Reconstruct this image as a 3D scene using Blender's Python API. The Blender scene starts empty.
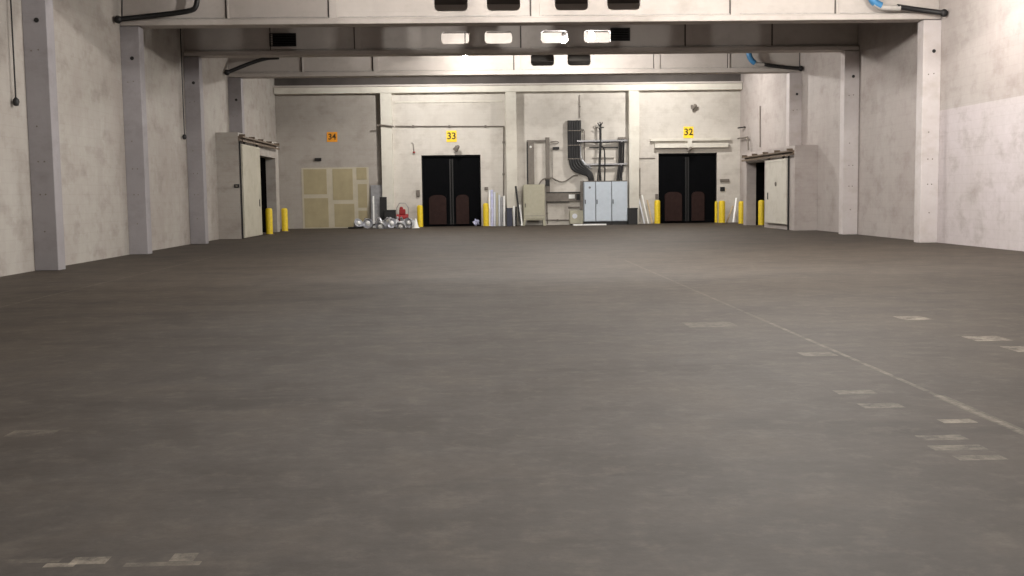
import bpy, bmesh, math, random
from mathutils import Vector, Matrix
random.seed(7)
col = bpy.context.scene.collection
PI = math.pi
# ------------------------------------------------------------ camera model
F, YAW, PITCH, ROLL, EYE = 1081.8, .0329, .0859, -.0133, Vector((0, 0, 1.6))
_f = Vector((math.sin(YAW)*math.cos(PITCH), math.cos(YAW)*math.cos(PITCH), -math.sin(PITCH)))
_r0 = Vector((math.cos(YAW), -math.sin(YAW), 0)); _u0 = _r0.cross(_f)
_r = _r0*math.cos(ROLL)+_u0*math.sin(ROLL); _u = -_r0*math.sin(ROLL)+_u0*math.cos(ROLL)
def ray(px, py): return (_f*F+_r*(px-512)+_u*(288-py)).normalized()
def pt(px, py, Y):
    d = ray(px, py); return EYE+d*((Y)/d.y)
def ptx(px, py, X):
    d = ray(px, py); return EYE+d*(X/d.x)
def ptf(px, py):
    d = ray(px, py); return EYE+d*(-EYE.z/d.z)
cam = bpy.data.cameras.new('camera'); co = bpy.data.objects.new('camera', cam); col.objects.link(co)
m = Matrix((( _r.x, _u.x, -_f.x, 0), (_r.y, _u.y, -_f.y, 0), (_r.z, _u.z, -_f.z, 0), (0, 0, 0, 1)))
co.matrix_world = Matrix.Translation(EYE) @ m
cam.sensor_width = 36; cam.lens = F/1024*36; cam.clip_end = 500; cam.clip_start = .05
bpy.context.scene.camera = co

# ------------------------------------------------------------ geometry helpers
class MB:
    def __init__(s): s.bm = bmesh.new()
    def box(s, x0, x1, y0, y1, z0, z1, bev=0):
        r = bmesh.ops.create_cube(s.bm, size=1)
        vs = r['verts']
        for v in vs:
            v.co = Vector(((x0+x1)/2+v.co.x*(x1-x0), (y0+y1)/2+v.co.y*(y1-y0), (z0+z1)/2+v.co.z*(z1-z0)))
        if bev:
            es = list({e for v in vs for e in v.link_edges})
            bmesh.ops.bevel(s.bm, geom=es, offset=bev, segments=2, affect='EDGES', profile=.5)
        return s
    def bar(s, a, b, w, d, roll=0):
        """box of section w x d from a to b"""
        a, b = Vector(a), Vector(b); L = (b-a).length
        q = (b-a).to_track_quat('Z', 'Y').to_matrix().to_4x4()
        M_ = Matrix.Translation((a+b)/2) @ q @ Matrix.Rotation(roll, 4, 'Z') @ Matrix.Diagonal((w, d, L, 1))
        bmesh.ops.create_cube(s.bm, size=1, matrix=M_); return s
    def cyl(s, a, b, r, r2=None, n=16):
        a, b = Vector(a), Vector(b); L = (b-a).length
        q = (b-a).to_track_quat('Z', 'Y').to_matrix().to_4x4()
        bmesh.ops.create_cone(s.bm, cap_ends=True, segments=n, radius1=r, radius2=r if r2 is None else r2, depth=L,
                              matrix=Matrix.Translation((a+b)/2) @ q)
        return s
    def ball(s, c, r, sc=(1, 1, 1), n=12):
        bmesh.ops.create_uvsphere(s.bm, u_segments=n, v_segments=max(6, n//2+2), radius=r,
                                  matrix=Matrix.Translation(c) @ Matrix.Diagonal((*sc, 1)))
        return s
    def lathe(s, prof, M_=None, n=20):
        """profile [(r,z)...] turned about Z, then placed by M_"""
        M_ = M_ or Matrix()
        rings = []
        for r, z in prof:
            rings.append([s.bm.verts.new(M_ @ Vector((r*math.cos(2*PI*i/n), r*math.sin(2*PI*i/n), z))) for i in range(n)])
        for A, B in zip(rings, rings[1:]):
            for i in range(n):
                s.bm.faces.new((A[i], A[(i+1) % n], B[(i+1) % n], B[i]))
        if prof[0][0] > 1e-4: s.bm.faces.new(rings[0][::-1])
        if prof[-1][0] > 1e-4: s.bm.faces.new(rings[-1])
        return s
    def tube(s, pts, r, n=10, smooth=3):
        P = [Vector(p) for p in pts]
        for _ in range(smooth):
            Q = [P[0]]
            for a, b in zip(P, P[1:]): Q += [a*.75+b*.25, a*.25+b*.75]
            P = Q+[P[-1]]
        rings = []; up = None
        for i, p in enumerate(P):
            t = (P[min(i+1, len(P)-1)]-P[max(i-1, 0)]).normalized()
            if up is None:
                up = Vector((0, 0, 1)) if abs(t.z) < .9 else Vector((1, 0, 0))
            sd = t.cross(up).normalized(); up = sd.cross(t).normalized()
            rings.append([s.bm.verts.new(p+sd*r*math.cos(2*PI*k/n)+up*r*math.sin(2*PI*k/n)) for k in range(n)])
        for A, B in zip(rings, rings[1:]):
            for k in range(n): s.bm.faces.new((A[k], A[(k+1) % n], B[(k+1) % n], B[k]))
        s.bm.faces.new(rings[0][::-1]); s.bm.faces.new(rings[-1]); return s
    def prism(s, poly, axis, a, b):
        """polygon in the two other axes, extruded along axis from a to b"""
        def mk(p, t):
            return {'x': (t, p[0], p[1]), 'y': (p[0], t, p[1]), 'z': (p[0], p[1], t)}[axis]
        A = [s.bm.verts.new(mk(p, a)) for p in poly]; B = [s.bm.verts.new(mk(p, b)) for p in poly]
        n = len(poly)
        s.bm.faces.new(A); s.bm.faces.new(B[::-1])
        for i in range(n): s.bm.faces.new((A[i], B[i], B[(i+1) % n], A[(i+1) % n]))
        return s
    def build(s, name, mat, parent=None, loc=None, smooth=False):
        W = Vector(loc) if loc else Vector((0, 0, 0))
        if parent:
            W = Vector((0, 0, 0)); p = parent
            while p: W += p.location; p = p.parent
        for v in s.bm.verts: v.co -= W
        bmesh.ops.recalc_face_normals(s.bm, faces=s.bm.faces)
        me = bpy.data.meshes.new(name); s.bm.to_mesh(me); s.bm.free()
        if smooth:
            for p in me.polygons: p.use_smooth = True
            me.update()
            try: me.set_sharp_from_angle(angle=math.radians(40))
            except Exception: pass
        me.materials.append(mat)
        o = bpy.data.objects.new(name, me); col.objects.link(o)
        if parent: o.parent = parent
        elif loc: o.location = loc
        return o
def tag(o, label=None, cat=None, group=None, kind=None):
    if label: o['label'] = label
    if cat: o['category'] = cat
    if group: o['group'] = group
    if kind: o['kind'] = kind
    return o
def thing(name, label, cat, loc, group=None):
    o = bpy.data.objects.new(name, None); col.objects.link(o); o.location = loc
    o.empty_display_size = .2
    return tag(o, label, cat, group)
def dup(root, loc, label=None, rot=None, group=None):
    r = root.copy(); col.objects.link(r); r.location = loc
    if rot is not None: r.rotation_euler = rot
    if label: r['label'] = label
    if group: r['group'] = group
    for ch in list(root.children):
        c = ch.copy(); col.objects.link(c); c.parent = r
        for g in list(ch.children):
            d = g.copy(); col.objects.link(d); d.parent = c
    return r

# ------------------------------------------------------------ materials
def srgb(r, g, b):
    f = lambda c: (c/255/12.92) if c/255 <= .04045 else ((c/255+.055)/1.055)**2.4
    return (f(r), f(g), f(b), 1)
class NT:
    def __init__(s, name):
        s.m = bpy.data.materials.new(name); s.m.use_nodes = True; s.t = s.m.node_tree; s.N = s.t.nodes; s.L = s.t.links
        s.b = s.N['Principled BSDF']
    def n(s, typ, **k):
        x = s.N.new(typ)
        for a, v in k.items(): setattr(x, a, v)
        return x
    def link(s, a, b): s.L.new(a, b)
    def val(s, sock, v):
        if isinstance(v, bpy.types.NodeSocket): s.link(v, sock)
        else: sock.default_value = v
    def math(s, op, a, b=0, c=None):
        x = s.n('ShaderNodeMath', operation=op); s.val(x.inputs[0], a); s.val(x.inputs[1], b)
        if c is not None: s.val(x.inputs[2], c)
        return x.outputs[0]
    def mix(s, fac, a, b, mode='MIX'):
        x = s.n('ShaderNodeMix', data_type='RGBA', blend_type=mode); s.val(x.inputs[0], fac); s.val(x.inputs[6], a); s.val(x.inputs[7], b)
        return x.outputs[2]
    def pos(s): return s.n('ShaderNodeNewGeometry').outputs['Position']
    def objpos(s): return s.n('ShaderNodeTexCoord').outputs['Object']
    def noise(s, vec, scale, detail=4, rough=.55, sc=None):
        if sc:
            mp = s.n('ShaderNodeMapping'); s.link(vec, mp.inputs[0]); mp.inputs['Scale'].default_value = sc; vec = mp.outputs[0]
        x = s.n('ShaderNodeTexNoise'); s.link(vec, x.inputs['Vector']); x.inputs['Scale'].default_value = scale
        x.inputs['Detail'].default_value = detail; x.inputs['Roughness'].default_value = rough
        return x.outputs['Fac']
    def ramp(s, fac, a, b):
        x = s.n('ShaderNodeMapRange'); s.link(fac, x.inputs[0]); x.inputs[1].default_value = a; x.inputs[2].default_value = b
        return x.outputs[0]
    def bump(s, h, strength=.2, dist=.02):
        x = s.n('ShaderNodeBump'); s.link(h, x.inputs['Height']); x.inputs['Strength'].default_value = strength
        x.inputs['Distance'].default_value = dist; s.link(x.outputs[0], s.b.inputs['Normal'])
def simple(name, c, rough=.6, metal=0, var=.12, scale=6, emit=None, spec=None):
    t = NT(name); nz = t.noise(t.objpos(), scale)
    dark = tuple(x*(1-var*1.6) for x in c[:3])+(1,)
    lite = tuple(min(1, x*(1+var)) for x in c[:3])+(1,)
    t.link(t.mix(t.ramp(nz, .3, .7), dark, lite), t.b.inputs['Base Color'])
    t.b.inputs['Roughness'].default_value = rough; t.b.inputs['Metallic'].default_value = metal
    if spec is not None: t.b.inputs['Specular IOR Level'].default_value = spec
    if emit:
        t.b.inputs['Emission Color'].default_value = emit[0]; t.b.inputs['Emission Strength'].default_value = emit[1]
    return t.m
def painted_wall(name, base, dirt, stain, patch=None, brick=.12, axis='x'):
    t = NT(name); p = t.pos()
    big = t.noise(p, .45, 5, .6); fine = t.noise(p, 3.2, 6, .7); streak = t.noise(p, 1.0, 4, .6, sc=(1.6, 1.6, .12))
    blot = t.noise(p, 1.1, 6, .65, sc=(1, 1, 1.5))
    c = t.mix(t.math('MULTIPLY', t.ramp(big, .35, .7), .75), base, dirt)
    if patch:   # a fresher coat of paint below a height, before a depth along the wall
        sx = t.n('ShaderNodeSeparateXYZ'); t.link(p, sx.inputs[0])
        k = t.math('MULTIPLY', t.math('LESS_THAN', sx.outputs[2], patch[0]), t.math('LESS_THAN', sx.outputs[1], patch[1]))
        c = t.mix(k, c, t.mix(t.math('MULTIPLY', t.ramp(big, .4, .7), .4), patch[2], base))
    c = t.mix(t.math('MULTIPLY', t.ramp(streak, .5, .8), .16), c, stain)
    c = t.mix(t.math('MULTIPLY', t.ramp(blot, .5, .72), .5), c, stain)
    c = t.mix(t.math('MULTIPLY', t.ramp(fine, .35, .8), .22), c, stain)
    # faint block courses
    br = t.n('ShaderNodeTexBrick'); cb = t.n('ShaderNodeCombineXYZ'); s2 = t.n('ShaderNodeSeparateXYZ'); t.link(p, s2.inputs[0])
    t.link(s2.outputs[0 if axis == 'y' else 1], cb.inputs[0]); t.link(s2.outputs[2], cb.inputs[1])
    t.link(cb.outputs[0], br.inputs['Vector']); br.inputs['Scale'].default_value = 1
    br.inputs['Brick Width'].default_value = .5; br.inputs['Row Height'].default_value = .25; br.inputs['Mortar Size'].default_value = .012
    br.inputs['Color1'].default_value = (1, 1, 1, 1); br.inputs['Color2'].default_value = (.9, .9, .9, 1); br.inputs['Mortar'].default_value = (.55, .53, .5, 1)
    c = t.mix(brick, c, t.mix(1.0, c, br.outputs[0], 'MULTIPLY'))
    t.link(c, t.b.inputs['Base Color']); t.b.inputs['Roughness'].default_value = .7
    t.b.inputs['Specular IOR Level'].default_value = .25
    t.bump(t.math('ADD', fine, t.math('MULTIPLY', br.outputs[1], -.4)), .25, .01)
    return t.m
M = {}
M['wall_left'] = painted_wall('wall_left_paint', srgb(171, 166, 159), srgb(155, 146, 139), srgb(121, 110, 101), brick=.1)
M['wall_right'] = painted_wall('wall_right_paint', srgb(178, 171, 167), srgb(166, 156, 152), srgb(136, 125, 118),
                               patch=(3.93, 33.0, srgb(191, 183, 184)), brick=.1)
M['wall_back'] = painted_wall('wall_back_paint', srgb(206, 201, 193), srgb(195, 190, 181), srgb(162, 154, 144), brick=.1, axis='y')
M['wall_bay'] = painted_wall('end_bay_shade_tone', srgb(168, 162, 155), srgb(158, 152, 145), srgb(130, 122, 112), brick=.1, axis='y')  # wall colour with the left bay's shade mixed in
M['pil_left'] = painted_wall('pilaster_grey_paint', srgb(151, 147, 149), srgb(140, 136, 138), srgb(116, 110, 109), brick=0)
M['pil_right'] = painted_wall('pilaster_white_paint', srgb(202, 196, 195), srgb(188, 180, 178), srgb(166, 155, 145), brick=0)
M['pil_back'] = painted_wall('pillar_cream_paint', srgb(213, 210, 199), srgb(202, 197, 186), srgb(175, 167, 156), brick=0)
M['beam'] = painted_wall('girder_white_paint', srgb(189, 182, 176), srgb(180, 173, 167), srgb(160, 152, 145), brick=0)
M['ceiling'] = simple('ceiling_board', srgb(84, 80, 76), .8, var=.15, scale=1)
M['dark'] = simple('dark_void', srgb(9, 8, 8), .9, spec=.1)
M['upper'] = simple('upper_shade_tone', srgb(84, 78, 74), .8, var=.15, scale=1)
M['black'] = simple('black_rubber', srgb(20, 19, 20), .55)
M['blackmetal'] = simple('black_painted_steel', srgb(32, 31, 31), .5, spec=.3)
M['doorframe'] = simple('black_door_frame', srgb(10, 10, 12), .6, spec=.15)
M['leaf'] = simple('black_door_leaf', srgb(5, 6, 8), .7, spec=.06)
M['bumper'] = simple('brown_bumper', srgb(44, 29, 26), .7, spec=.15)
M['yellow'] = simple('bollard_yellow', srgb(225, 195, 35), .5, var=.1, scale=9)
M['signy'] = simple('sign_yellow', srgb(250, 212, 50), .5, var=.04)
M['signo'] = simple('sign_orange', srgb(228, 150, 34), .55, var=.05)
M['glyph'] = simple('sign_lettering', srgb(60, 44, 12), .6, var=.03)
M['blue'] = simple('blue_hose', srgb(60, 120, 165), .45)
M['greysleeve'] = simple('grey_sleeve', srgb(170, 165, 160), .5)
M['steel'] = simple('galvanised_steel', srgb(150, 150, 152), .4, metal=.7, var=.1)
M['silver'] = simple('polished_aluminium', srgb(225, 226, 232), .35, metal=.7, var=.1)
M['greycond'] = simple('grey_conduit', srgb(112, 105, 97), .55)
M['cabgreen'] = simple('cabinet_grey_green', srgb(170, 166, 146), .5, var=.05)
M['cabblue'] = simple('cabinet_pale_blue', srgb(188, 198, 208), .45, var=.03)
M['seam2'] = simple('dark_joint', srgb(88, 82, 78), .8)
M['seam'] = simple('door_seam', srgb(110, 112, 118), .6)
M['white'] = simple('white_plastic', srgb(235, 235, 232), .4, var=.04)
M['palepipe'] = simple('white_tube_grey', srgb(205, 208, 215), .35, var=.06)
M['plaster'] = simple('plasterboard_tan', srgb(162, 151, 120), .85, var=.07, scale=2)
M['joint'] = simple('joint_compound', srgb(182, 174, 155), .85, var=.05, scale=2)
M['red'] = simple('red_paint', srgb(144, 22, 26), .4)
M['navy'] = simple('navy_plastic', srgb(38, 42, 62), .5)
M['lilac'] = simple('lilac_wrap', srgb(190, 192, 222), .4)
M['wood'] = simple('raw_wood', srgb(190, 170, 140), .7)
M['doorwhite'] = painted_wall('sliding_door_white', srgb(204, 200, 190), srgb(193, 188, 177), srgb(166, 158, 144), brick=0)
M['doorcream'] = painted_wall('sliding_door_cream', srgb(188, 183, 169), srgb(180, 175, 158), srgb(151, 144, 123), brick=0)
M['rail'] = simple('rusty_rail', srgb(112, 98, 84), .6, metal=.3)
M['bulb'] = simple('lamp_bulb', (1, .95, .88, 1), .3, emit=((1, .93, .82, 1), 60))

# floor ------------------------------------------------------------
def floor_mat():
    t = NT('worn_concrete_floor'); p = t.pos()
    big = t.noise(p, .16, 5, .6); med = t.noise(p, .9, 6, .62); fine = t.noise(p, 11, 5, .7); sm = t.noise(p, .5, 6, .7, sc=(.5, 1.6, 1))
    sp = t.n('ShaderNodeSeparateXYZ'); t.link(p, sp.inputs[0]); X, Y = sp.outputs[0], sp.outputs[1]
    grey, brown = srgb(71, 66, 62), srgb(73, 64, 55)
    # the lane worn grey down the middle, browner dust to the sides and the far end
    side = t.math('ADD', t.math('MULTIPLY', t.math('ABSOLUTE', t.math('SUBTRACT', X, -.3)), .16), t.math('MULTIPLY', Y, .022))
    side = t.math('ADD', side, t.math('MULTIPLY', t.math('SUBTRACT', big, .5), 1.6))
    c = t.mix(t.ramp(side, .45, 1.15), grey, brown)
    c = t.mix(t.math('MULTIPLY', t.ramp(big, .42, .68), .3), c, srgb(61, 54, 47))
    c = t.mix(t.math('MULTIPLY', t.ramp(med, .48, .7), .7), c, srgb(52, 45, 39))
    c = t.mix(t.math('MULTIPLY', t.ramp(med, .5, .28), .5), c, srgb(83, 74, 65))
    c = t.mix(t.math('MULTIPLY', t.ramp(sm, .54, .68), .6), c, srgb(47, 41, 37))
    c = t.mix(t.math('MULTIPLY', t.ramp(fine, .45, .8), .35), c, srgb(48, 43, 39))
    c = t.mix(t.math('MULTIPLY', t.ramp(fine, .45, .2), .25), c, srgb(91, 83, 73))
    dash = t.noise(p, 1.5, 6, .7, sc=(.3, 2.4, 1)); mid = t.noise(p, 3.5, 6, .75)
    c = t.mix(t.math('MULTIPLY', t.ramp(dash, .62, .7), .55), c, srgb(48, 43, 39))
    c = t.mix(t.math('MULTIPLY', t.ramp(mid, .5, .7), .45), c, srgb(58, 51, 45))
    c = t.mix(t.math('MULTIPLY', t.ramp(mid, .48, .3), .35), c, srgb(104, 96, 86))
    smud = t.noise(p, .35, 8, .75, sc=(.5, 1.1, 1))
    c = t.mix(t.math('MULTIPLY', t.ramp(smud, .56, .64), .25), c, srgb(47, 41, 37))
    fade = t.ramp(t.noise(p, 4.5, 8, .8), .4, .68)
    def rect(x0, x1, y0, y1, skew=0):
        xx = t.math('SUBTRACT', X, t.math('MULTIPLY', t.math('SUBTRACT', Y, y0), skew)) if skew else X
        a = t.math('MULTIPLY', t.math('GREATER_THAN', xx, x0), t.math('LESS_THAN', xx, x1))
        return t.math('MULTIPLY', a, t.math('MULTIPLY', t.math('GREATER_THAN', Y, y0), t.math('LESS_THAN', Y, y1)))
    paint = srgb(172, 162, 146)
    def add(c, mask, k=.7, colr=paint): return t.mix(t.math('MULTIPLY', t.math('MULTIPLY', mask, fade), k*.75), c, colr)
    c = add(c, rect(3.55, 3.6, 4, 13), .45)
    c = add(c, rect(3.55, 3.6, 13, 26), .22)
    c = add(c, rect(3.53, 3.63, 6.6, 8.2), .35)
    c = add(c, rect(-7.28, -7.23, 14, 34), .3)
    def pix(c, x0, x1, y0, y1, k):       # a worn paint mark lying on the floor between these corners
        a = ptf((x0+x1)/2, y1).y; b = ptf((x0+x1)/2, y0).y; ym = (y0+y1)/2
        return add(c, rect(ptf(x0, ym).x, ptf(x1, ym).x, a, b), k)
    for q in ((898, 928, 316, 320, .9), (968, 1006, 336, 341, .95), (1008, 1040, 346, 352, .95), (835, 875, 390, 394, .5),
              (860, 902, 403, 408, .55), (918, 966, 435, 440, .55), (930, 985, 445, 450, .55), (955, 1005, 455, 460, .55),
              (940, 975, 419, 423, .8), (685, 735, 322, 327, .35), (800, 835, 352, 356, .5), (45, 75, 563, 567, .8), (72, 108, 557, 564, 1),
              (-10, 60, 559, 563, .35), (125, 200, 562, 566, .45), (172, 196, 553, 561, .7), (10, 55, 430, 436, .3)):
        c = pix(c, *q)
    t.link(c, t.b.inputs['Base Color'])
    t.b.inputs['Roughness'].default_value = .72; t.b.inputs['Specular IOR Level'].default_value = .3
    t.bump(t.math('ADD', fine, med), .25, .008)
    return t.m
M['floor'] = floor_mat()

# ------------------------------------------------------------ room shell
XL, XR, D, YB = -10.17, 13.88, 56.5, -9.0
ZB, ZC = 6.61, 8.35
PY = [25.25, 32.1, 38.95, 45.8]          # near faces of the pilasters
PR, PW = .54, .45
CX = (XL+XR)/2
def struct(o): return tag(o, kind='structure')
struct(MB().box(XL-2.5, XR+2.5, YB-.3, D+2.5, -.3, 0).build('floor', M['floor']))
struct(MB().box(XL-.3, XR+.3, YB-.3, D+.5, ZC, ZC+.3).build('ceiling', M['ceiling']))
struct(MB().box(XL-.3, XR+.3, YB-.3, YB, 0, ZC).build('wall_front', M['wall_back']))
# vestibules: boxed-out lower walls with a doorway, both sides
BL = dict(x=-9.3, y0=43.3, y1=52.0, zt=4.2, oy0=46.9, oy1=51.2, oz=3.45)
BR = dict(x=12.95, y0=43.6, y1=52.0, zt=3.45, oy0=48.2, oy1=51.4, oz=2.95)
wl = struct(MB().box(XL-.3, XL, YB, BL['oy0'], 0, ZC).box(XL-.3, XL, BL['oy1'], D, 0, ZC).box(XL-.3, XL, BL['oy0'], BL['oy1'], BL['oz'], ZC)
            .build('wall_left', M['wall_left']))
wr = struct(MB().box(XR, XR+.3, YB, BR['oy0'], 0, ZC).box(XR, XR+.3, BR['oy1'], D, 0, ZC).box(XR, XR+.3, BR['oy0'], BR['oy1'], BR['oz'], ZC)
            .build('wall_right', M['wall_right']))
def vestibule(B, wall, sgn, matk):
    x = B['x']; xi = x+sgn*.45; w = XL if sgn < 0 else XR
    a, b = sorted((x, xi)); c, d = sorted((xi, w))
    o = MB().box(a, b, B['y0'], B['oy0'], 0, B['zt']).box(a, b, B['oy1'], B['y1'], 0, B['zt']).box(a, b, B['oy0'], B['oy1'], B['oz'], B['zt'])
    o.box(c, d, B['y0'], B['y0']+.3, 0, B['zt']).box(c, d, B['y1']-.3, B['y1'], 0, B['zt']).box(c, d, B['y0']+.3, B['y1']-.3, B['zt']-.2, B['zt'])
    o.build('boxed_wall', M[matk], wall)
    # passage beyond the doorway, its darkness painted as a near-black lining
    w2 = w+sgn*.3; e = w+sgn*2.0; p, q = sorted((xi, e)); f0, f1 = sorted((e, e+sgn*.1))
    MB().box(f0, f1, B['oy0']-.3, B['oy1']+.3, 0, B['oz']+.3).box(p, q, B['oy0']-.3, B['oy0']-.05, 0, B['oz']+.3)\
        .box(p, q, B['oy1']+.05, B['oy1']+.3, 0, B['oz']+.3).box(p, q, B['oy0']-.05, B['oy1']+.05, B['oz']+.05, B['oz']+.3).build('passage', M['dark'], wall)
vestibule(BL, wl, -1, 'wall_left'); vestibule(BR, wr, 1, 'wall_right')
def pilasters(wall, xw, sgn, matk, B):
    for i, y in enumerate([-2.15, 4.7, 11.55, 18.4]+PY):
        a, b = sorted((xw, xw-sgn*PR))
        z0 = B['zt'] if y > 43 else 0
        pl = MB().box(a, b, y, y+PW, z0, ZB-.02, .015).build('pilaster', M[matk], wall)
        xc = (a+b)/2
        mb = MB().cyl((xc+.05, y-.012, 5.68), (xc+.05, y+.02, 5.68), .055, n=12)
        mb.build('bolt_socket', M['black'], pl)
        for zz, dx in ((5.0, -.1), (5.02, .06), (3.3, -.06), (2.5, -.07), (2.5, .07), (1.75, -.06), (1.75, .06), (.9, 0)):
            if zz > z0+.1 and y > 20:
                MB().cyl((xc+dx, y-.006, zz), (xc+dx, y+.02, zz), .02, n=8).build('bolt_hole', M['greycond'], pl)
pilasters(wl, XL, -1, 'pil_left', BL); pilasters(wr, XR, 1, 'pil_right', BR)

# back wall with two dock doorways
def X(px, py=190, Y=D): return pt(px, py, Y).x
def Z(py, px=512, Y=D): return pt(px, py, Y).z
d1 = (X(422), X(481), Z(155, 451)); d2 = (X(658.5), X(717), Z(153, 688))
wb = MB()
xs = [XL-.3, d1[0], d1[1], d2[0], d2[1], XR+.3]
wb.box(xs[0], xs[1], D, D+.45, 0, ZC).box(xs[2], xs[3], D, D+.45, 0, ZC).box(xs[4], xs[5], D, D+.45, 0, ZC)
wb.box(xs[1], xs[2], D, D+.45, d1[2], ZC).box(xs[3], xs[4], D, D+.45, d2[2], ZC)
wb = struct(wb.build('wall_back', M['wall_back']))
zl0, zl1 = Z(92.5), Z(85)
MB().box(XL+.01, X(382, 150), D-.015, D+.01, 0, zl0).build('shade_toned_bay', M['wall_bay'], wb)  # shade of the left bay put into a greyer wall colour
for a, b in ((382, 393), (506, 516.5), (628, 638)):
    MB().box(X(a, 150), X(b, 150), D-.42, D, 0, zl0, .01).build('pillar', M['pil_back'], wb)
MB().box(XL+.02, XR-.02, D-.48, D, zl0, zl1, .01).build('ledge_beam', M['pil_back'], wb)
MB().box(XL+.02, XR-.02, D-.62, D-.48, zl1-.07, zl1+.02).build('ledge_nosing', M['beam'], wb)
MB().box(XL+.02, XR-.02, D-.1, D-.02, zl1+.05, ZC).build('upper_shade_strip', M['upper'], wb)  # dark strip: shade of the wall above the ledge, put into colour
def dock_door(name, d, by):
    x0, x1, zt = d; xc = (x0+x1)/2
    r = struct(MB().box(x0, x0+.06, D+.12, D+.4, 0, zt).box(x1-.06, x1, D+.12, D+.4, 0, zt).box(x0, x1, D+.12, D+.4, zt-.08, zt).build(name, M['doorframe']))
    for a, b, s in ((x0+.07, xc-.012, 1), (xc+.012, x1-.07, -1)):
        lf = MB().box(a, b, D+.2, D+.26, .02, zt-.09, .008).build('door_leaf', M['leaf'], r)
        w = b-a
        # bulging bumper on the lower half of the leaf, rounded shoulders
        n = 8; mid = (a+b)/2+.0*s-(0 if s > 0 else .18); hw = w*(.31 if s > 0 else .23)
        prof = [(mid-hw, .12)]+[(mid-hw+hw*.8*(1-math.cos(k*PI/2/n)), 1.42+.22*math.sin(k*PI/2/n)) for k in range(n+1)]
        prof += [(mid+hw-hw*.8*(1-math.cos(k*PI/2/n)), 1.42+.22*math.sin(k*PI/2/n)) for k in range(n, -1, -1)]+[(mid+hw, .12)]
        MB().prism(prof, 'y', D+.08, D+.2).build('bumper', M['bumper'], lf)
        e = b-.05 if s > 0 else a+.05
        MB().box(e-.04, e+.04, D+.17, D+.2, .1, zt-.2).build('edge_seal', M['blackmetal'], lf)
    return r
dock_door('door_1', d1, 0); dock_door('door_2', d2, 0)

# sliding doors of the vestibules
def sliding_door(name, B, sgn, ya, yb, zt, zb, matk, rail, post):
    x = B['x']; f = -sgn              # f points into the room
    def bx(mb, o0, o1, *r):
        a, b = sorted((x+f*o0, x+f*o1)); return mb.box(a, b, *r)
    r = struct(bx(MB(), .05, .13, ya, yb, zb, zt, .01).build(name, M[matk]))
    for (za, zc) in ((zb+.02, zb+.1), (zt-.1, zt-.02)):
        bx(MB(), .13, .145, ya+.04, yb-.04, za, zc).build('door_batten', M[matk], r)
    bx(MB(), .135, .16, yb-.5, yb-.42, 1.25, 1.55, .006).build('door_handle', M['blackmetal'], r)
    rl = bx(bx(MB(), .0, .05, rail[0], rail[1], zt+.12, zt+.3), .05, .2, rail[0], rail[1], zt+.24, zt+.3).build('track', M['rail'], r)
    bx(MB(), .17, .2, rail[0], rail[1], zt+.08, zt+.16).build('track_lip', M['rail'], r)
    n = 5
    for i in range(n):
        y = rail[0]+.25+(rail[1]-rail[0]-.5)*i/(n-1)
        bx(MB(), .0, .24, y-.04, y+.04, zt+.3, zt+.38).build('track_bracket', M['rail'], rl)
    for y in (ya+.5, yb-.5):
        a = Vector((x+f*.06, y, zt+.12)); b = Vector((x+f*.16, y, zt+.12))
        MB().cyl(a, b, .085).build('roller', M['blackmetal'], r)
        bx(MB(), .09, .12, y-.03, y+.03, zt-.2, zt+.12).build('hanger', M['blackmetal'], r)
    bx(MB(), .02, .07, post-.03, post+.03, 0, zt+.1).build('guide_post', M['blackmetal'], r)
    return r
sliding_door('door_3', BL, -1, 43.45, 46.95, 3.75, .03, 'doorcream', (43.3, 51.3), 43.38)
sliding_door('door_4', BR, 1, 44.4, 47.6, 2.95, .22, 'doorwhite', (43.7, 51.6), 44.35)

# ------------------------------------------------------------ girders
def holes_web(y0, y1, z0, z1, xa, xb, holes, hz0, hz1):
    """girder web with rounded openings, as one mesh"""
    bm = MB()
    bm.box(xa, xb, y0, y1, z0, hz0).box(xa, xb, y0, y1, hz1, z1)
    cur = xa
    for c in sorted(holes):
        bm.box(cur, c-.49, y0, y1, hz0, hz1); cur = c+.49
    bm.box(cur, xb, y0, y1, hz0, hz1)
    r = .14; n = 6
    for c in holes:                       # rounded corner fillets
        for sx in (-1, 1):
            for sz, zc in ((-1, hz0), (1, hz1)):
                cx_, cz_ = c+sx*(.49-r), zc-sz*r
                arc = [(cx_+sx*r*math.sin(k*PI/2/n), cz_+sz*r*math.cos(k*PI/2/n)) for k in range(n+1)]
                bm.prism([(c+sx*.49, zc)]+arc, 'y', y0, y1)
    return bm
def girder(y, root, hz=(6.98, 7.5), offs=(-2.54, -1.0, 1.0, 2.54)):
    a, b = XL+.01, XR-.01
    holes = [CX+.07+o for o in offs]
    holes_web(y+.2, y+.42, ZB+.15, ZC, a, b, holes, *hz).build('web', M['beam'], root)
    MB().box(a, b, y, y+.62, ZB, ZB+.15, .02).build('bottom_flange', M['beam'], root)
    MB().box(a, b, y+.12, y+.2, ZB+.15, ZB+.2).build('flange_fillet', M['beam'], root)
    for o in (-8.95, -5.9, 0, 5.9, 8.95):
        w = .12 if abs(o) < 8 else .03
        MB().box(CX+o-w, CX+o+w, y+.15, y+.2, ZB+.2, ZC-.02, .01).build('stiffener', M['beam'], root)
        MB().box(CX+o-w-.045, CX+o-w, y+.19, y+.2, ZB+.2, ZC-.02).build('joint_seam', M['seam2'], root)
    for (p, q) in ((-12.0, -9.05), (-8.85, -6.05), (-5.75, -.2), (.2, 5.75), (6.05, 8.85), (9.05, 12.0)):
        # raised lip along the foot of each panel
        MB().box(CX+p, CX+q, y+.165, y+.2, ZB+.215, ZB+.24).build('panel_lip', M['greysleeve'], root)
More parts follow.
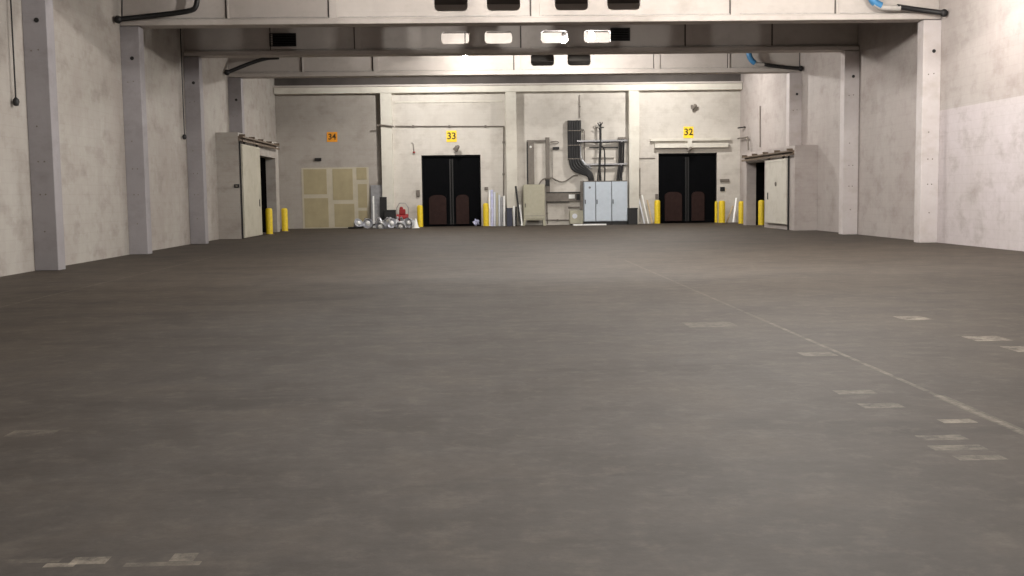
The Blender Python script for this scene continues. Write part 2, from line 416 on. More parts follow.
for y, lab in ((PY[1], 'lit white roof girder with four dark holes, nearest and highest at top of photo'),
               (PY[2], 'dark shaded roof girder with two grilles, behind the lit nearest girder'),
               (PY[3], 'farthest white roof girder, two dark holes, just in front of the end bay')):
    girder(y, thing('roof_girder', lab, 'girder', (CX, y+.3, ZB)), (6.98, 7.42) if y == PY[2] else (6.98, 7.5), (1.0, 2.54) if y == PY[3] else (-2.54, -1.0, 1.0, 2.54))
cg = bpy.data.objects.new('trim_1', None); col.objects.link(cg); cg.location = (CX, PY[0]+.3, ZB); struct(cg); girder(PY[0], cg)
# short beams added from last girder to end wall pillars, sectioning the lamp light
for k, (a_, b_) in enumerate(((383, 392), (507, 516), (629, 637))):
    struct(MB().box(X(a_, 80), X(b_, 80), PY[3]+.65, D-.65, 7.7, ZC, .01).build('trim_%d' % (k+4), M['ceiling']))
# small purlins under the end bay ceiling
for k, yy in enumerate((49.2, 52.6)):
    struct(MB().box(XL, XR, yy, yy+.18, 7.62, ZC).box(XL, XR, yy-.06, yy+.24, 7.56, 7.62).build('trim_%d' % (k+2), M['ceiling']))

def grille(px, py, lab, w=.45):
    c = pt(px, py, PY[2]+.2); x, z = c.x, c.z; y = PY[2]+.2
    t = thing('vent_grille', lab, 'grille', (x, y, z-.22))
    MB().box(x-w, x+w, y-.03, y, z-.22, z+.22, .005).build('backing', M['dark'], t)
    MB().box(x-w-.02, x+w+.02, y-.06, y-.03, z+.19, z+.23).box(x-w-.02, x+w+.02, y-.06, y-.03, z-.23, z-.19).box(x-w-.02, x-w+.02, y-.06, y-.03, z-.19, z+.19).box(x+w-.02, x+w+.02, y-.06, y-.03, z-.19, z+.19).build('frame', M['blackmetal'], t)
    s = MB()
    for k in range(6): s.box(x-w+.02, x+w-.02, y-.055, y-.035, z-.16+k*.06, z-.14+k*.06)
    s.build('slats', M['blackmetal'], t)
grille(283, 40, 'black slatted grille on the left part of the dark girder')
grille(620, 34.5, 'black slatted grille on the dark girder right of the glaring lamps', .33)

# ------------------------------------------------------------ drain pipes on the girders
def pipe_thing(lab, Y, black, sleeve=None, blue=None, cable=None, r=.075):
    pb = [pt(a, b, Y) for a, b in black]
    for i, q in enumerate(pb):
        lim = XL+.14 if q.x < 0 else XR-.14
        if abs(q.x) > abs(lim): pb[i] = ptx(*black[i], lim)
    t = thing('drain_pipe', lab, 'pipe', pb[-1])
    MB().tube(pb, r, smooth=2).build('pipe', M['black'], t, smooth=True)
    MB().ball(pb[-1], r*1.5).build('end_cap', M['black'], t, smooth=True)
    if sleeve: MB().tube([pt(a, b, Y) for a, b in sleeve], r*1.15, smooth=2).build('sleeve', M['greysleeve'], t, smooth=True)
    if blue: MB().tube([pt(a, b, Y) for a, b in blue], r*1.5, smooth=3).build('blue_hose', M['blue'], t, smooth=True)
    if cable:
        MB().tube([pt(a, b, Y) for a, b in cable], .018, n=6, smooth=0).build('cable', M['black'], t)
pipe_thing('black drain pipe bending up at the left end of the nearest girder', PY[1]-.2,
           [(198, -14), (197, 6), (192, 11), (160, 15), (118, 19.5)], cable=[(122, 19), (122, -14)])
pipe_thing('black drain pipe with blue hose at right end of the nearest girder', PY[1]-.2,
           [(897, 6.5), (920, 10), (944, 13)], sleeve=[(874, 4), (882, 8), (900, 8)], blue=[(870, -14), (871, -2), (875, 3), (881, 6)])
pipe_thing('black drain pipe sloping down at left end of the farthest girder', PY[3]-.2,
           [(279, 57.5), (262, 58.5), (227, 72.5)], r=.08)
pipe_thing('black drain pipe with blue hose at right end of the farthest girder', PY[3]-.2,
           [(762, 64), (780, 67), (801, 68.5)], sleeve=[(752, 61), (757, 64.5), (764, 64.5)], blue=[(749, 50), (749, 56), (752, 61), (755, 63)],
           cable=[(799.5, 68), (799.5, 45)])

def pull(px, py, lab):
    c = ptx(px, py, XL+.1)
    t = thing('pull_cord', lab, 'cord', c)
    MB().cyl(c+Vector((0, 0, .05)), (c.x, c.y, ZC), .018, n=8).build('cord', M['blackmetal'], t)
    MB().lathe([(.0, -.09), (.05, -.08), (.075, 0), (.06, .06), (.02, .1)], Matrix.Translation(c)).build('pull_handle', M['black'], t, smooth=True)
    MB().box(c.x-.1, c.x+.03, c.y-.03, c.y+.03, ZC-.06, ZC).build('ceiling_hook', M['blackmetal'], t)
pull(16, 102, 'hanging black pull cord nearest the camera on the left wall')
pull(184.5, 137, 'hanging black pull cord beside the third left pilaster')

# ------------------------------------------------------------ lamps
LCOL = (1, .96, .915)
def lamp(x, y, z, power, lab, real=True):
    t = thing('pendant_lamp', lab, 'lamp', (x, y, z-.12)) if lab else None
    if t is None:
        t = bpy.data.objects.new('pendant_lamp', None); col.objects.link(t); t.location = (x, y, z-.12)
        tag(t, 'unseen bare bulb pendant lamp hanging from the ceiling above the frame', 'lamp', 'pendant lamps above the frame')
    MB().cyl((x, y, z+.38), (x, y, ZC), .02, n=8).build('rod', M['blackmetal'], t)
    MB().lathe([(.05, .42), (.11, .38), (.13, .2), (.1, .16)], Matrix.Translation((x, y, z))).build('housing', M['steel'], t, smooth=True)
    MB().lathe([(.07, .16), (.12, .08), (.14, 0), (.11, -.08), (.0, -.12)], Matrix.Translation((x, y, z))).build('bulb', M['bulb'], t, smooth=True)
    l = bpy.data.lights.new('lamp_light', 'POINT'); l.energy = power; l.color = LCOL; l.shadow_soft_size = .12
    o = bpy.data.objects.new('lamp_light', l); col.objects.link(o); o.parent = t; o.location = (0, 0, -.14)
K = 1.0
for x, y, z, p in ((6.8, 26.4, 7.45, 1250), (.0, 26.4, 7.5, 800), (11.2, 27.4, 7.5, 480), (6.5, 21.5, 7.6, 1900), (-2.5, 21.5, 7.6, 650),
                   (4.5, 14.0, 7.6, 1500), (1.5, 7.0, 7.6, 1150), (1.5, 0, 7.6, 950),  # unseen near-bay lamps, added to light the floor and camera-facing faces
                   (-2.0, 52.0, 7.75, 1080), (9.3, 52.0, 7.75, 1180), (-.3, 44.4, 7.3, 130)):
    lamp(x, y, z, p*K, None)
a = pt(565, 44, 41.6); lamp(a.x, a.y, a.z+.1, 800*K, 'left one of two glaring lamps seen through the dark girder holes')
a = pt(592, 40, 41.6); lamp(a.x, a.y, a.z+.1, 800*K, 'right one of two glaring lamps seen through the dark girder holes')

# ------------------------------------------------------------ bollards
def bollard(x, y, h, lab, r=.135):
    t = thing('bollard', lab, 'bollard', (x, y, 0))
    MB().lathe([(r, 0), (r, h-.1), (r*.92, h-.05), (r*.7, h-.015), (0.0, h)], Matrix.Translation((x, y, 0))).build('post', M['yellow'], t, smooth=True)
    MB().lathe([(r+.07, 0), (r+.07, .02), (r+.005, .025), (r+.005, .03)], Matrix.Translation((x, y, 0))).build('base_plate', M['rail'], t)
for px, Y, py, lab in ((269, 48.0, 208, 'yellow bollard inside the mouth of the left side doorway'),
                       (284.5, 52.0, 208, 'yellow bollard right of the left side doorway, before the end wall'),
                       (420, 55.7, 205, 'yellow bollard at the left jamb of the left dock doorway'),
                       (486, 55.7, 203, 'yellow bollard at right jamb of left dock doorway, beside tubes'),
                       (657.3, 55.7, 200, 'yellow bollard at the left jamb of the right dock doorway'),
                       (716.2, 55.9, 201, 'slim yellow bollard against the right jamb of the right dock doorway'),
                       (721.8, 55.5, 200.5, 'stout yellow bollard right of the slim one at the right dock doorway'),
                       (741.5, 53.5, 201, 'yellow bollard in the right corner left of the side doorway'),
                       (761.5, 50.8, 200, 'yellow bollard standing inside the dark right side doorway')):
    c = pt(px, 215, Y); bollard(c.x, Y, pt(px, py, Y).z, lab, .075 if 'slim bollard' in lab or lab.startswith('slim') else (.17 if lab.startswith('stout') else .15))

# ------------------------------------------------------------ signs with numbers
def text_mesh(s, size, mat, parent, loc, ext=.006):
    cu = bpy.data.curves.new('sign_number', 'FONT'); cu.body = s; cu.size = size; cu.extrude = ext; cu.align_x = 'CENTER'; cu.align_y = 'CENTER'; cu.offset = size*.02
    tmp = bpy.data.objects.new('tmp', cu); col.objects.link(tmp)
    bpy.context.view_layer.update()
    me = bpy.data.meshes.new_from_object(tmp.evaluated_get(bpy.context.evaluated_depsgraph_get()))
    bpy.data.objects.remove(tmp)
    me.transform(Matrix.Rotation(PI/2, 4, 'X')); me.transform(Matrix.Translation(loc)); me.materials.clear(); me.materials.append(mat)
    o = bpy.data.objects.new('sign_number', me); col.objects.link(o); o.parent = parent
def sign(px0, px1, py0, py1, num, mat, lab):
    a = pt(px0, py1, D-.03); b = pt(px1, py0, D-.03)
    t = thing('number_sign', lab, 'sign', ((a.x+b.x)/2, D, a.z))
    MB().box(a.x, b.x, D-.03, D-.005, a.z, b.z, .004).build('sign_plate', mat, t)
    text_mesh(num, (b.z-a.z)*.82, M['glyph'], t, (0, -.034, (b.z-a.z)/2))
sign(327, 337.2, 132, 142, '34', M['signo'], 'orange square number sign above the tan plasterboard on the end wall')
sign(446.5, 456.5, 130.5, 142, '33', M['signy'], 'yellow square number sign above the left dock doorway')
sign(683.5, 693.5, 126.5, 138, '32', M['signy'], 'yellow square number sign above the right dock doorway')

# ------------------------------------------------------------ plasterboard patch
t = thing('plasterboard_patch', 'tan plasterboard sheets with pale joints fixed to left end wall', 'plasterboard', (X(335), D-.03, 0))
MB().box(X(302), X(369), D-.03, D, 0, Z(167.5, 335), .003).build('joint_compound', M['joint'], t)
for a, b, c, d_ in ((304, 327, 169, 194), (304, 328, 198, 228), (333, 353, 169, 200), (334, 354, 204, 227), (357, 367, 168, 180), (358, 367, 184.5, 208), (358, 367, 211, 226)):
    z0, z1 = Z(d_, 335), Z(c, 335)
    MB().box(X(a), X(b), D-.042, D-.03, max(.05, z0), z1).build('board', M['plaster'], t)

# ------------------------------------------------------------ sheet metal, crate and scrap left of the dock door
def slab(name, lab, cat, px0, px1, py, Y, mat, tilt=.15, th=.03, off=0):
    """sheet or board leaning back on the wall"""
    x0, x1 = X(px0, 200, Y), X(px1, 200, Y); h = pt((px0+px1)/2, py, Y).z
    o = MB(); o.prism([(Y, 0), (Y+th, 0), (Y+tilt+th, h), (Y+tilt, h)], 'x', x0, x1)
    r = o.build(name, mat, loc=((x0+x1)/2, Y, 0)); tag(r, lab, cat); return r
slab('steel_sheet', 'tall grey steel sheet leaning on wall right of the plasterboard', 'metal sheet', 370.5, 384, 185, 56.15, M['steel'], .25)
slab('black_board', 'black board leaning between the steel sheet and the first pillar', 'board', 379.5, 386.5, 197, 55.85, M['blackmetal'], .15)
slab('white_rail', 'thin white rod standing in front of the grey steel sheet', 'rod', 372.5, 374, 196, 55.9, M['white'], .12)
def crate(px0, px1, py, Y, mat, lab, name='bin', depth=.45):
    x0, x1 = X(px0, 215, Y), X(px1, 215, Y); h = pt(px0, py, Y).z
    t = thing(name, lab, name, ((x0+x1)/2, Y, 0)); w = .03
    MB().box(x0+w, x1-w, Y+w, Y+depth-w, 0, .05).box(x0, x1, Y, Y+w, 0, h).box(x0, x1, Y+depth-w, Y+depth, 0, h).box(x0, x0+w, Y+w, Y+depth-w, 0, h).box(x1-w, x1, Y+w, Y+depth-w, 0, h).build('body', mat, t)
    MB().box(x0-.02, x1+.02, Y-.02, Y, h-.06, h, .004).build('rim', mat, t)
crate(384.5, 395.5, 210, 55.3, M['black'], 'black open bin behind the heap of silver lamps')
crate(506.8, 512.3, 208, 55.4, M['navy'], 'narrow navy blue bin at the foot of the middle pillar', depth=.4)
crate(628.5, 637.5, 208, 55.4, M['black'], 'black bin in front of the right pillar beside blue cabinets', depth=.4)

# red machine (small two wheel compressor) behind the lamp heap
c = pt(402.5, 219, 55.75)
t = thing('red_compressor', 'red wheeled machine with a tall thin handle behind the lamp heap', 'machine', (c.x, 55.75, 0))
MB().cyl((c.x-.3, 55.75, .5), (c.x+.3, 55.75, .5), .19, n=20).build('tank', M['red'], t, smooth=True)
MB().box(c.x-.16, c.x+.16, 55.63, 55.87, .66, .95, .04).build('motor', M['red'], t)
MB().ball((c.x-.05, 55.75, .98), .1).build('air_filter', M['red'], t, smooth=True)
MB().tube([(c.x-.27, 55.93, .3), (c.x-.3, 55.93, 1.25), (c.x+.3, 55.93, 1.25), (c.x+.3, 55.93, .3)], .02, smooth=1).build('handle', M['steel'], t)
for s in (-1, 1): MB().cyl((c.x+s*.33, 55.85, .16), (c.x+s*.39, 55.85, .16), .16, n=20).build('wheel', M['black'], t)
MB().box(c.x-.3, c.x+.3, 55.53, 55.57, 0, .36).build('stand', M['blackmetal'], t)

# heap of removed lamps : reflector dome + white bulb
def lamp_unit(lab):
    t = thing('reflector_lamp', lab, 'lamp', (0, 0, 0), 'heap of silver reflector lamps')
    MB().lathe([(.0, .36), (.06, .36), (.1, .34), (.14, .28), (.2, .2), (.25, .06), (.27, 0), (.26, 0), (.24, .05), (.19, .17), (.1, .25), (0, .25)]).build('reflector', M['silver'], t, smooth=True)
    MB().cyl((0, 0, .34), (0, 0, .52), .07).build('ballast', M['steel'], t, smooth=True)
    MB().lathe([(.04, .25), (.1, .15), (.13, .04), (.1, -.06), (0, -.1)]).build('bulb', M['white'], t, smooth=True)
    return t
spots = [  # px, py of the dome, depth, tilt, label
    (359, 226, 55.3, (-2.1, .3, .6), 'reflector lamp lying farthest left, at the foot of the plasterboard'),
    (368, 229.5, 54.4, (-1.15, .3, .5), 'reflector lamp at the left front of the heap, white bulb forward'),
    (380, 229.5, 54.1, (-1.0, -.2, -.5), 'reflector lamp second from left in the front row of the heap'),
    (392, 229, 54.1, (-1.25, 0, .8), 'reflector lamp in the front row below the black bin'),
    (400.5, 229.5, 53.95, (-.9, .2, -.3), 'reflector lamp in the front row below the red machine'),
    (408.5, 228.5, 54.35, (-1.3, .1, -.7), 'reflector lamp in the front row right of the red machine'),
    (385.5, 222.5, 54.78, (.5, .3, 0), 'reflector lamp standing dome up on the left back of the heap'),
    (395.5, 222, 54.8, (-.4, .2, 0), 'reflector lamp standing dome up just under the black bin'),
    (405, 222.5, 54.85, (.4, -.4, 0), 'reflector lamp leaning at back right of the heap, near the bollard')]
proto = lamp_unit(spots[0][4])
for i, (px, py, Y, rot, lab) in enumerate(spots):
    c = pt(px, py, Y); z = .27 if abs(rot[0]) > 1 else .1
    loc = (c.x, Y, z)
    if i == 0: proto.location = loc; proto.rotation_euler = rot
    else: dup(proto, loc, lab, rot)
# white cone beside the heap
c = pt(416, 230, 54.5)
t = thing('traffic_cone', 'small white cone on the floor in front of the left bollard', 'cone', (c.x, 54.5, 0))
MB().lathe([(.15, .03), (.06, .38), (.035, .48), (0, .49)], Matrix.Translation((c.x, 54.5, 0))).build('cone', M['white'], t, smooth=True)
MB().box(c.x-.19, c.x+.19, 54.31, 54.69, 0, .03, .008).build('foot', M['white'], t)
# silver flexible duct coiled in the heap
pts = []
c0 = pt(386, 226, 55.0)
for k in range(26):
    a_ = k*.5; pts.append((c0.x-.5+k*.045, 55.14+.1*math.cos(a_), .3+.2*math.sin(a_)))
MB_ = MB().tube(pts, .07, n=10, smooth=1); tag(MB_.build('flexible_duct', M['silver'], loc=(c0.x, 55.0, 0), smooth=True), 'loosely coiled silver flexible duct lying among the lamp heap', 'duct')
c = pt(352, 229, 55.0)
tag(MB().tube([(c.x-.2, 55.1, .04), (c.x+.3, 55.0, .05), (c.x+.8, 55.3, .12), (c.x+1.3, 55.2, .22)], .045, smooth=2).build('black_hose', M['black'], loc=(c.x, 55, 0), smooth=True),
    'black hose lying along the foot of the tan plasterboard', 'hose')
# warning bell / box above left bollard
def wall_box(name, lab, cat, a, b, c, d_, mat, th=.12, Y=D, trim=True):
    """wall mounted box between pixel columns a..b, rows c..d"""
    x0, x1 = X(a, (c+d_)/2, Y), X(b, (c+d_)/2, Y); z0, z1 = Z(d_, (a+b)/2, Y), Z(c, (a+b)/2, Y)
    t = thing(name, lab, cat, ((x0+x1)/2, Y, z0))
    MB().box(x0, x1, Y-th, Y, z0, z1, min(.01, th/5)).build('body', mat, t)
    if trim: MB().box(x0+.03*(x1-x0)+.01, x1-.03*(x1-x0)-.01, Y-th-.012, Y-th, z0+.015, z1-.015, .003).build('cover', mat, t)
    return t
wall_box('switch_box', 'small dark control box on the left jamb of the left dock doorway', 'switch box', 416.5, 420, 190, 196.5, M['greycond'], .1)
wall_box('switch_box', 'small grey control box right of the left dock doorway above the tubes', 'switch box', 484.5, 488, 187, 190, M['greycond'], .1)
wall_box('switch_box', 'small dark box on the left end wall above the plasterboard', 'switch box', 315, 321.5, 158, 161, M['blackmetal'], .1)
wall_box('switch_box', 'small dark upper box pair right of the right dock doorway', 'switch box', 720, 729, 179, 182, M['greycond'], .08)
wall_box('switch_box', 'small square box below the upper box, right of the right dock doorway', 'switch box', 720, 724.5, 187, 191, M['blackmetal'], .08)
# hooked pipe left of the door
x0, z1, z0 = X(411.5, 150), Z(143, 411), Z(153.5, 414)
t = thing('wall_hook', 'thin grey hook hanging on end wall left of left dock doorway', 'hook', (x0, D, z0))
MB().tube([(x0, D-.03, z1), (x0+.12, D-.1, z1-.02), (x0+.13, D-.1, z0+.08)], .014, smooth=2).build('rod', M['greycond'], t)
MB().ball((x0+.13, D-.1, z0+.06), .055, (1.4, 1, .7)).build('weight', M['red'], t, smooth=True)
# floodlights above doors
def flood(px, py, lab, s=1):
    c = pt(px, py, D-.3)
    t = thing('floodlight', lab, 'floodlight', (c.x, D, c.z))
    MB().box(c.x-.05, c.x+.05, D-.04, D, c.z+.02, c.z+.16).build('wall_plate', M['greycond'], t)
    MB().tube([(c.x, D-.04, c.z+.1), (c.x, D-.22, c.z+.06)], .025, smooth=0).build('arm', M['greycond'], t)
    q = Matrix.Translation((c.x+.03, D-.3, c.z)) @ Matrix.Rotation(.7, 4, 'Y') @ Matrix.Rotation(.4, 4, 'X')
    MB().lathe([(.05, .2), (.09, .15), (.12*s, -.02), (.14*s, -.12), (.12*s, -.12), (.0, -.08)], q).build('head', M['greycond'], t, smooth=True)
flood(456, 148.5, 'grey floodlight under the yellow sign of the left dock doorway')
flood(693, 107.5, 'small grey fitting high on the end wall above right sign', .6)
flood(688.5, 150, 'small grey floodlight at the top edge of the right dock doorway', .6)

# ------------------------------------------------------------ conduit line over left dock door
def conduit(lab, pix, r=.03, Y=D-.06, mat='greycond', name='conduit', cat='pipe', smooth=0, clips=True):
    P = [pt(a, b, Y) for a, b in pix]
    t = thing(name, lab, cat, P[0])
    MB().tube(P, r, n=8, smooth=smooth).build('tube', M[mat], t, smooth=True)
    if clips:
        for a, b in zip(P, P[1:]):
            L = (b-a).length; k = max(1, int(L/1.5))
            for i in range(k):
                q = a.lerp(b, (i+.5)/k)
                MB().box(q.x-r*1.6, q.x+r*1.6, Y-r*1.3, D, q.z-r*1.6, q.z+r*1.6).build('clip', M[mat], t)
    return t
conduit('dark conduit running over left dock doorway then down beside middle pillar', [(395, 126.3), (503.5, 126.3), (503.6, 222)], .035)
conduit('short dark conduit wrapped round the left pillar at sign height', [(376.5, 125.5), (381, 125), (394, 126.5)], .04, D-.5, clips=False)
conduit('thin dark vertical cable in the corner left of the left pillar', [(380.5, 96), (382, 196)], .03)
conduit('thin vertical pipe rising above the black cable bundle', [(579.8, 95), (580, 118)], .02)
# upper moulding on the wall over dock door
tag(MB().box(X(397), X(503.5), D-.05, D, Z(102.5, 450), Z(101, 450)).build('wall_rail', M['pil_back'], loc=(X(450), D, Z(102))), 'pale narrow rail high on end wall above left dock doorway', 'rail')

# white lintel above right dock door
t = thing('door_canopy', 'long white housing above the right dock doorway', 'door canopy', (X(690), D-.3, Z(147, 690)))
MB().box(X(650), X(729), D-.22, D, Z(141, 690), Z(138.5, 690), .01).build('upper_rail', M['pil_back'], t)
MB().box(X(654), X(727), D-.3, D, Z(148, 690), Z(143.5, 690), .02).build('housing', M['pil_back'], t)
MB().box(X(686.5), X(691), D-.34, D, Z(148.5, 690), Z(141, 690), .02).build('bracket', M['pil_back'], t)
tag(MB().box(X(639), X(655), D-.04, D, Z(158.8, 648), Z(157.8, 648)).build('wall_rail', M['greycond'], loc=(X(647), D, Z(158))), 'short thin grey rail left of the right dock doorway', 'rail')
conduit('thin grey vertical pipe between the right pillar and the right dock doorway', [(640, 168), (640, 222)], .02)

# ------------------------------------------------------------ tubes and boards right of left dock door
def tube_thing(name, lab, cat, px, py, Y, r, mat, lean=.15, dx=0, n=14, group=None):
    a = pt(px, 215, Y); h = pt(px, py, Y).z
    o = MB().cyl((a.x, Y, .0), (a.x+dx, Y+lean, h), r, n=n).build(name, mat, loc=(a.x, Y, 0), smooth=True)
    return tag(o, lab, cat, group)
for i, (px, py, r, mk, lab) in enumerate((
        (489.5, 190, .05, 'white', 'leftmost white tube leaning right beside the yellow bollard'),
        (492.0, 190, .07, 'lilac', 'lilac tinted tube, second from the bollard in the leaning row'),
        (494.6, 192, .055, 'palepipe', 'grey white tube third from the bollard in the leaning row'),
        (497.0, 193, .06, 'cabgreen', 'greenish tube fourth from the bollard in the leaning row'),
        (499.4, 195, .05, 'palepipe', 'grey white tube fifth from the bollard in the leaning row'),
        (501.8, 197, .05, 'steel', 'dull steel tube, second from the right in the leaning row'),
        (504.2, 196, .055, 'white', 'bright white tube, rightmost of the row beside the navy bin'))):
    tube_thing('leaning_tube', lab, 'tube', px, py, 55.75+.03*i % .1, r, M[mk], .4, .02, group='tubes leaning right of the left dock doorway')
slab('plastic_strip', 'narrow white strip leaning between navy bin and dark boards', 'panel', 513.2, 514.8, 206, 55.5, M['white'], .3)
for px, dx, py, mk, lab in ((516.2, .02, 207, 'blackmetal', 'short black batten leaning right of the navy bin'),
                            (518.4, -.1, 186, 'blackmetal', 'tall dark batten leaning left of the grey green cabinet'),
                            (521, -.03, 205, 'white', 'short pale batten leaning against the grey green cabinet')):
    a = pt(px, 215, 55.4); h = pt(px, py, 55.4).z
    tag(MB().bar((a.x-dx, 55.35, .03), (a.x+dx, 55.95, h), .09, .04).build('batten', M[mk], loc=(a.x, 55.35, 0)), lab, 'batten')

# ------------------------------------------------------------ electrical gear
# grey green cabinet on feet
Yc = 55.7; x0, x1 = X(523.5, 200, Yc), X(545, 200, Yc); zt = Z(184.5, 534, Yc)
t = thing('electrical_cabinet', 'grey green steel electrical cabinet right of the middle pillar', 'cabinet', ((x0+x1)/2, Yc+.3, 0))
MB().box(x0, x1, Yc, Yc+.6, .28, zt, .015).build('body', M['cabgreen'], t)
dr = MB().box(x0+.04, x1-.04, Yc-.03, Yc, .36, zt-.06, .008).build('door', M['cabgreen'], t)
MB().box(x0+.08, x0+.11, Yc-.06, Yc-.03, .95, 1.15, .004).build('handle', M['blackmetal'], dr)
MB().box(x0+.05, x1-.05, Yc-.035, Yc-.03, .5, .52).build('seam', M['seam'], dr)
for a, b in ((x0, x0+.12), (x1-.12, x1)):
    MB().prism([(a-.06 if a == x0 else a+.02, 0), (b-.06 if a == x0 else b+.06, 0), (b, .28), (a, .28)], 'y', Yc, Yc+.5).build('leg', M['cabgreen'], t)
# tall conduit frame above it
t = thing('cable_trunking', 'grey square frame of cable trunking above the grey green cabinet', 'trunking', (X(538, 160), D-.1, Z(184, 538)))
MB().box(X(528, 160), X(534, 160), D-.14, D, zt+.02, Z(141, 531), .006).build('wide_trunk', M['greycond'], t)
MB().box(X(526.7, 160), X(528, 160), D-.1, D, zt+.02, Z(141, 531)).build('side_rail', M['blackmetal'], t)
MB().box(X(527, 160), X(549, 160), D-.12, D, Z(142, 540), Z(140, 540), .004).build('cross_trunk', M['greycond'], t)
MB().box(X(545.5, 160), X(549.5, 160), D-.14, D, Z(193, 547), Z(137.5, 547), .006).build('narrow_trunk', M['greycond'], t)
MB().ball(pt(530.5, 147, D-.16), .06).build('indicator', M['white'], t, smooth=True)
MB().box(X(545, 160), X(549, 160), D-.2, D-.14, Z(186, 547), Z(180, 547)).build('junction_box', M['blackmetal'], t)
conduit('thin pale conduit beside the narrow trunking', [(552, 150), (552.4, 178), (556, 181)], .015)
conduit('sagging black cable looping from the trunking to the blue cabinets', [(545, 180), (551, 177), (556, 180), (562, 182.5), (568, 180), (573, 175.5), (578, 175.5)], .03, D-.12, 'greycond', 'loop_cable', 'cable', 2, clips=False)
conduit('thick cable drooping from the grey green cabinet top', [(539, 184.5), (541.5, 180), (546, 178), (551, 178.5)], .035, D-.2, 'greycond', 'loop_cable', 'cable', 2, clips=False)
# small valves
t = thing('emergency_lamp', 'ring shaped fitting right of the grey trunking frame', 'fitting', pt(556, 143, D))
MB().tube([pt(550, 142, D-.1), pt(557, 141, D-.1), pt(559, 142.5, D-.1), pt(557, 144, D-.1), pt(550, 144, D-.1)], .02, smooth=2).build('ring', M['greycond'], t)
MB().box(X(553), X(559.5), D-.14, D, Z(149.5, 556), Z(147, 556), .01).build('body', M['blackmetal'], t)
# wide low trunking between cabinets
t = thing('cable_duct', 'long grey horizontal cable duct between the grey green and blue cabinets', 'duct', (X(562), D-.1, Z(201, 562)))
MB().box(X(546, 197), X(580, 197), D-.16, D, Z(201.5, 562), Z(193, 562), .01).build('body', M['greycond'], t)
MB().box(X(546, 197), X(580.5, 197), D-.18, D, Z(193, 562), Z(192, 562)).build('lid', M['blackmetal'], t)
MB().box(X(546, 197), X(569, 197), D-.18, D, Z(202.3, 562), Z(201.5, 562)).build('lower_lip', M['blackmetal'], t)
MB().box(X(568.5, 197), X(574.5, 197), D-.175, D-.16, Z(198.5, 571), Z(194.5, 571)).build('label_plate', M['white'], t)
MB().box(X(576, 197), X(579.5, 197), D-.175, D-.16, Z(200, 571), Z(194, 571)).build('end_box', M['blackmetal'], t)
conduit('thin horizontal pipe low on the wall left of the blue cabinets', [(546, 220), (569, 220.2)], .03, D-.05)
conduit('thin vertical pipe right of the grey green cabinet', [(546.8, 203), (547.5, 224)], .03, D-.05)
wall_box('junction_box', 'thin grey bar on wall above the small green box', 'junction box', 568, 579.5, 206.5, 208.3, M['greycond'], .08, trim=False)
# small box unit on floor
Yq = 55.9; x0, x1 = X(570, 215, Yq), X(583.3, 215, Yq); h = Z(210.5, 576, Yq)
t = thing('transformer_box', 'small grey green box on floor left of the blue cabinets', 'box', ((x0+x1)/2, Yq, 0))
MB().box(x0, x1, Yq, Yq+.5, 0.06, h, .02).build('body', M['cabgreen'], t)
MB().cyl(((x0+x1)/2-.1, Yq-.03, h*.62), ((x0+x1)/2-.1, Yq, h*.62), .13, n=20).build('dial', M['palepipe'], t)
MB().box(x0+.04, x1-.04, Yq+.03, Yq+.47, 0, .06).build('plinth', M['blackmetal'], t)
MB().box(x1-.14, x1, Yq-.02, Yq+.05, h+.02, Z(181, 581, Yq), .005).build('upright_trunk', M['greycond'], t)
# blue cabinets
Yc = 55.6; xa, xb = X(583.8, 200, Yc), X(627.5, 200, Yc); zt, zp = Z(181.5, 605, Yc), Z(221.3, 605, Yc)
edges = [xa, X(595.5, 200, Yc), X(611.5, 200, Yc), xb]
for i, lab in enumerate(('left narrow pale blue switchgear cabinet below the black cable bundle', 'middle pale blue switchgear cabinet of the three unit row',
                         'right pale blue switchgear cabinet beside the black bin and pillar')):
    p, q = edges[i]+.006, edges[i+1]-.006
    t = thing('switchgear_cabinet', lab, 'cabinet', ((p+q)/2, Yc+.35, 0), 'switchgear cabinets')
    MB().box(p, q, Yc, Yc+.7, zp, zt, .01).build('body', M['cabblue'], t)
    MB().box(p, q, Yc+.04, Yc+.66, 0, zp).build('plinth', M['black'], t)
    dr = MB().box(p+.025, q-.025, Yc-.03, Yc, zp+.03, zt-.04, .006).build('door', M['cabblue'], t)
    MB().box(p+.05, p+.09, Yc-.06, Yc-.03, (zp+zt)/2-.12, (zp+zt)/2+.1, .006).build('handle', M['blackmetal'], dr)
    MB().box(p-.004, p+.022, Yc-.012, Yc, zp, zt).build('hinge_strip', M['seam'], t)
    MB().box(p, q, Yc-.02, Yc+.7, zt, zt+.04).build('top_cap', M['greycond'], t)
    if i == 0: MB().cyl((p+.3, Yc-.04, zt-.3), (p+.3, Yc-.03, zt-.3), .06).build('emblem', M['seam'], dr)
tag(MB().box(X(573, 226, 55.0), X(606, 226, 55.0), 54.8, 55.1, 0, .07, .008).build('white_plank', M['white'], loc=(X(590, 226, 55), 55, 0)),
    'white plank lying on the floor before the blue cabinets', 'plank')
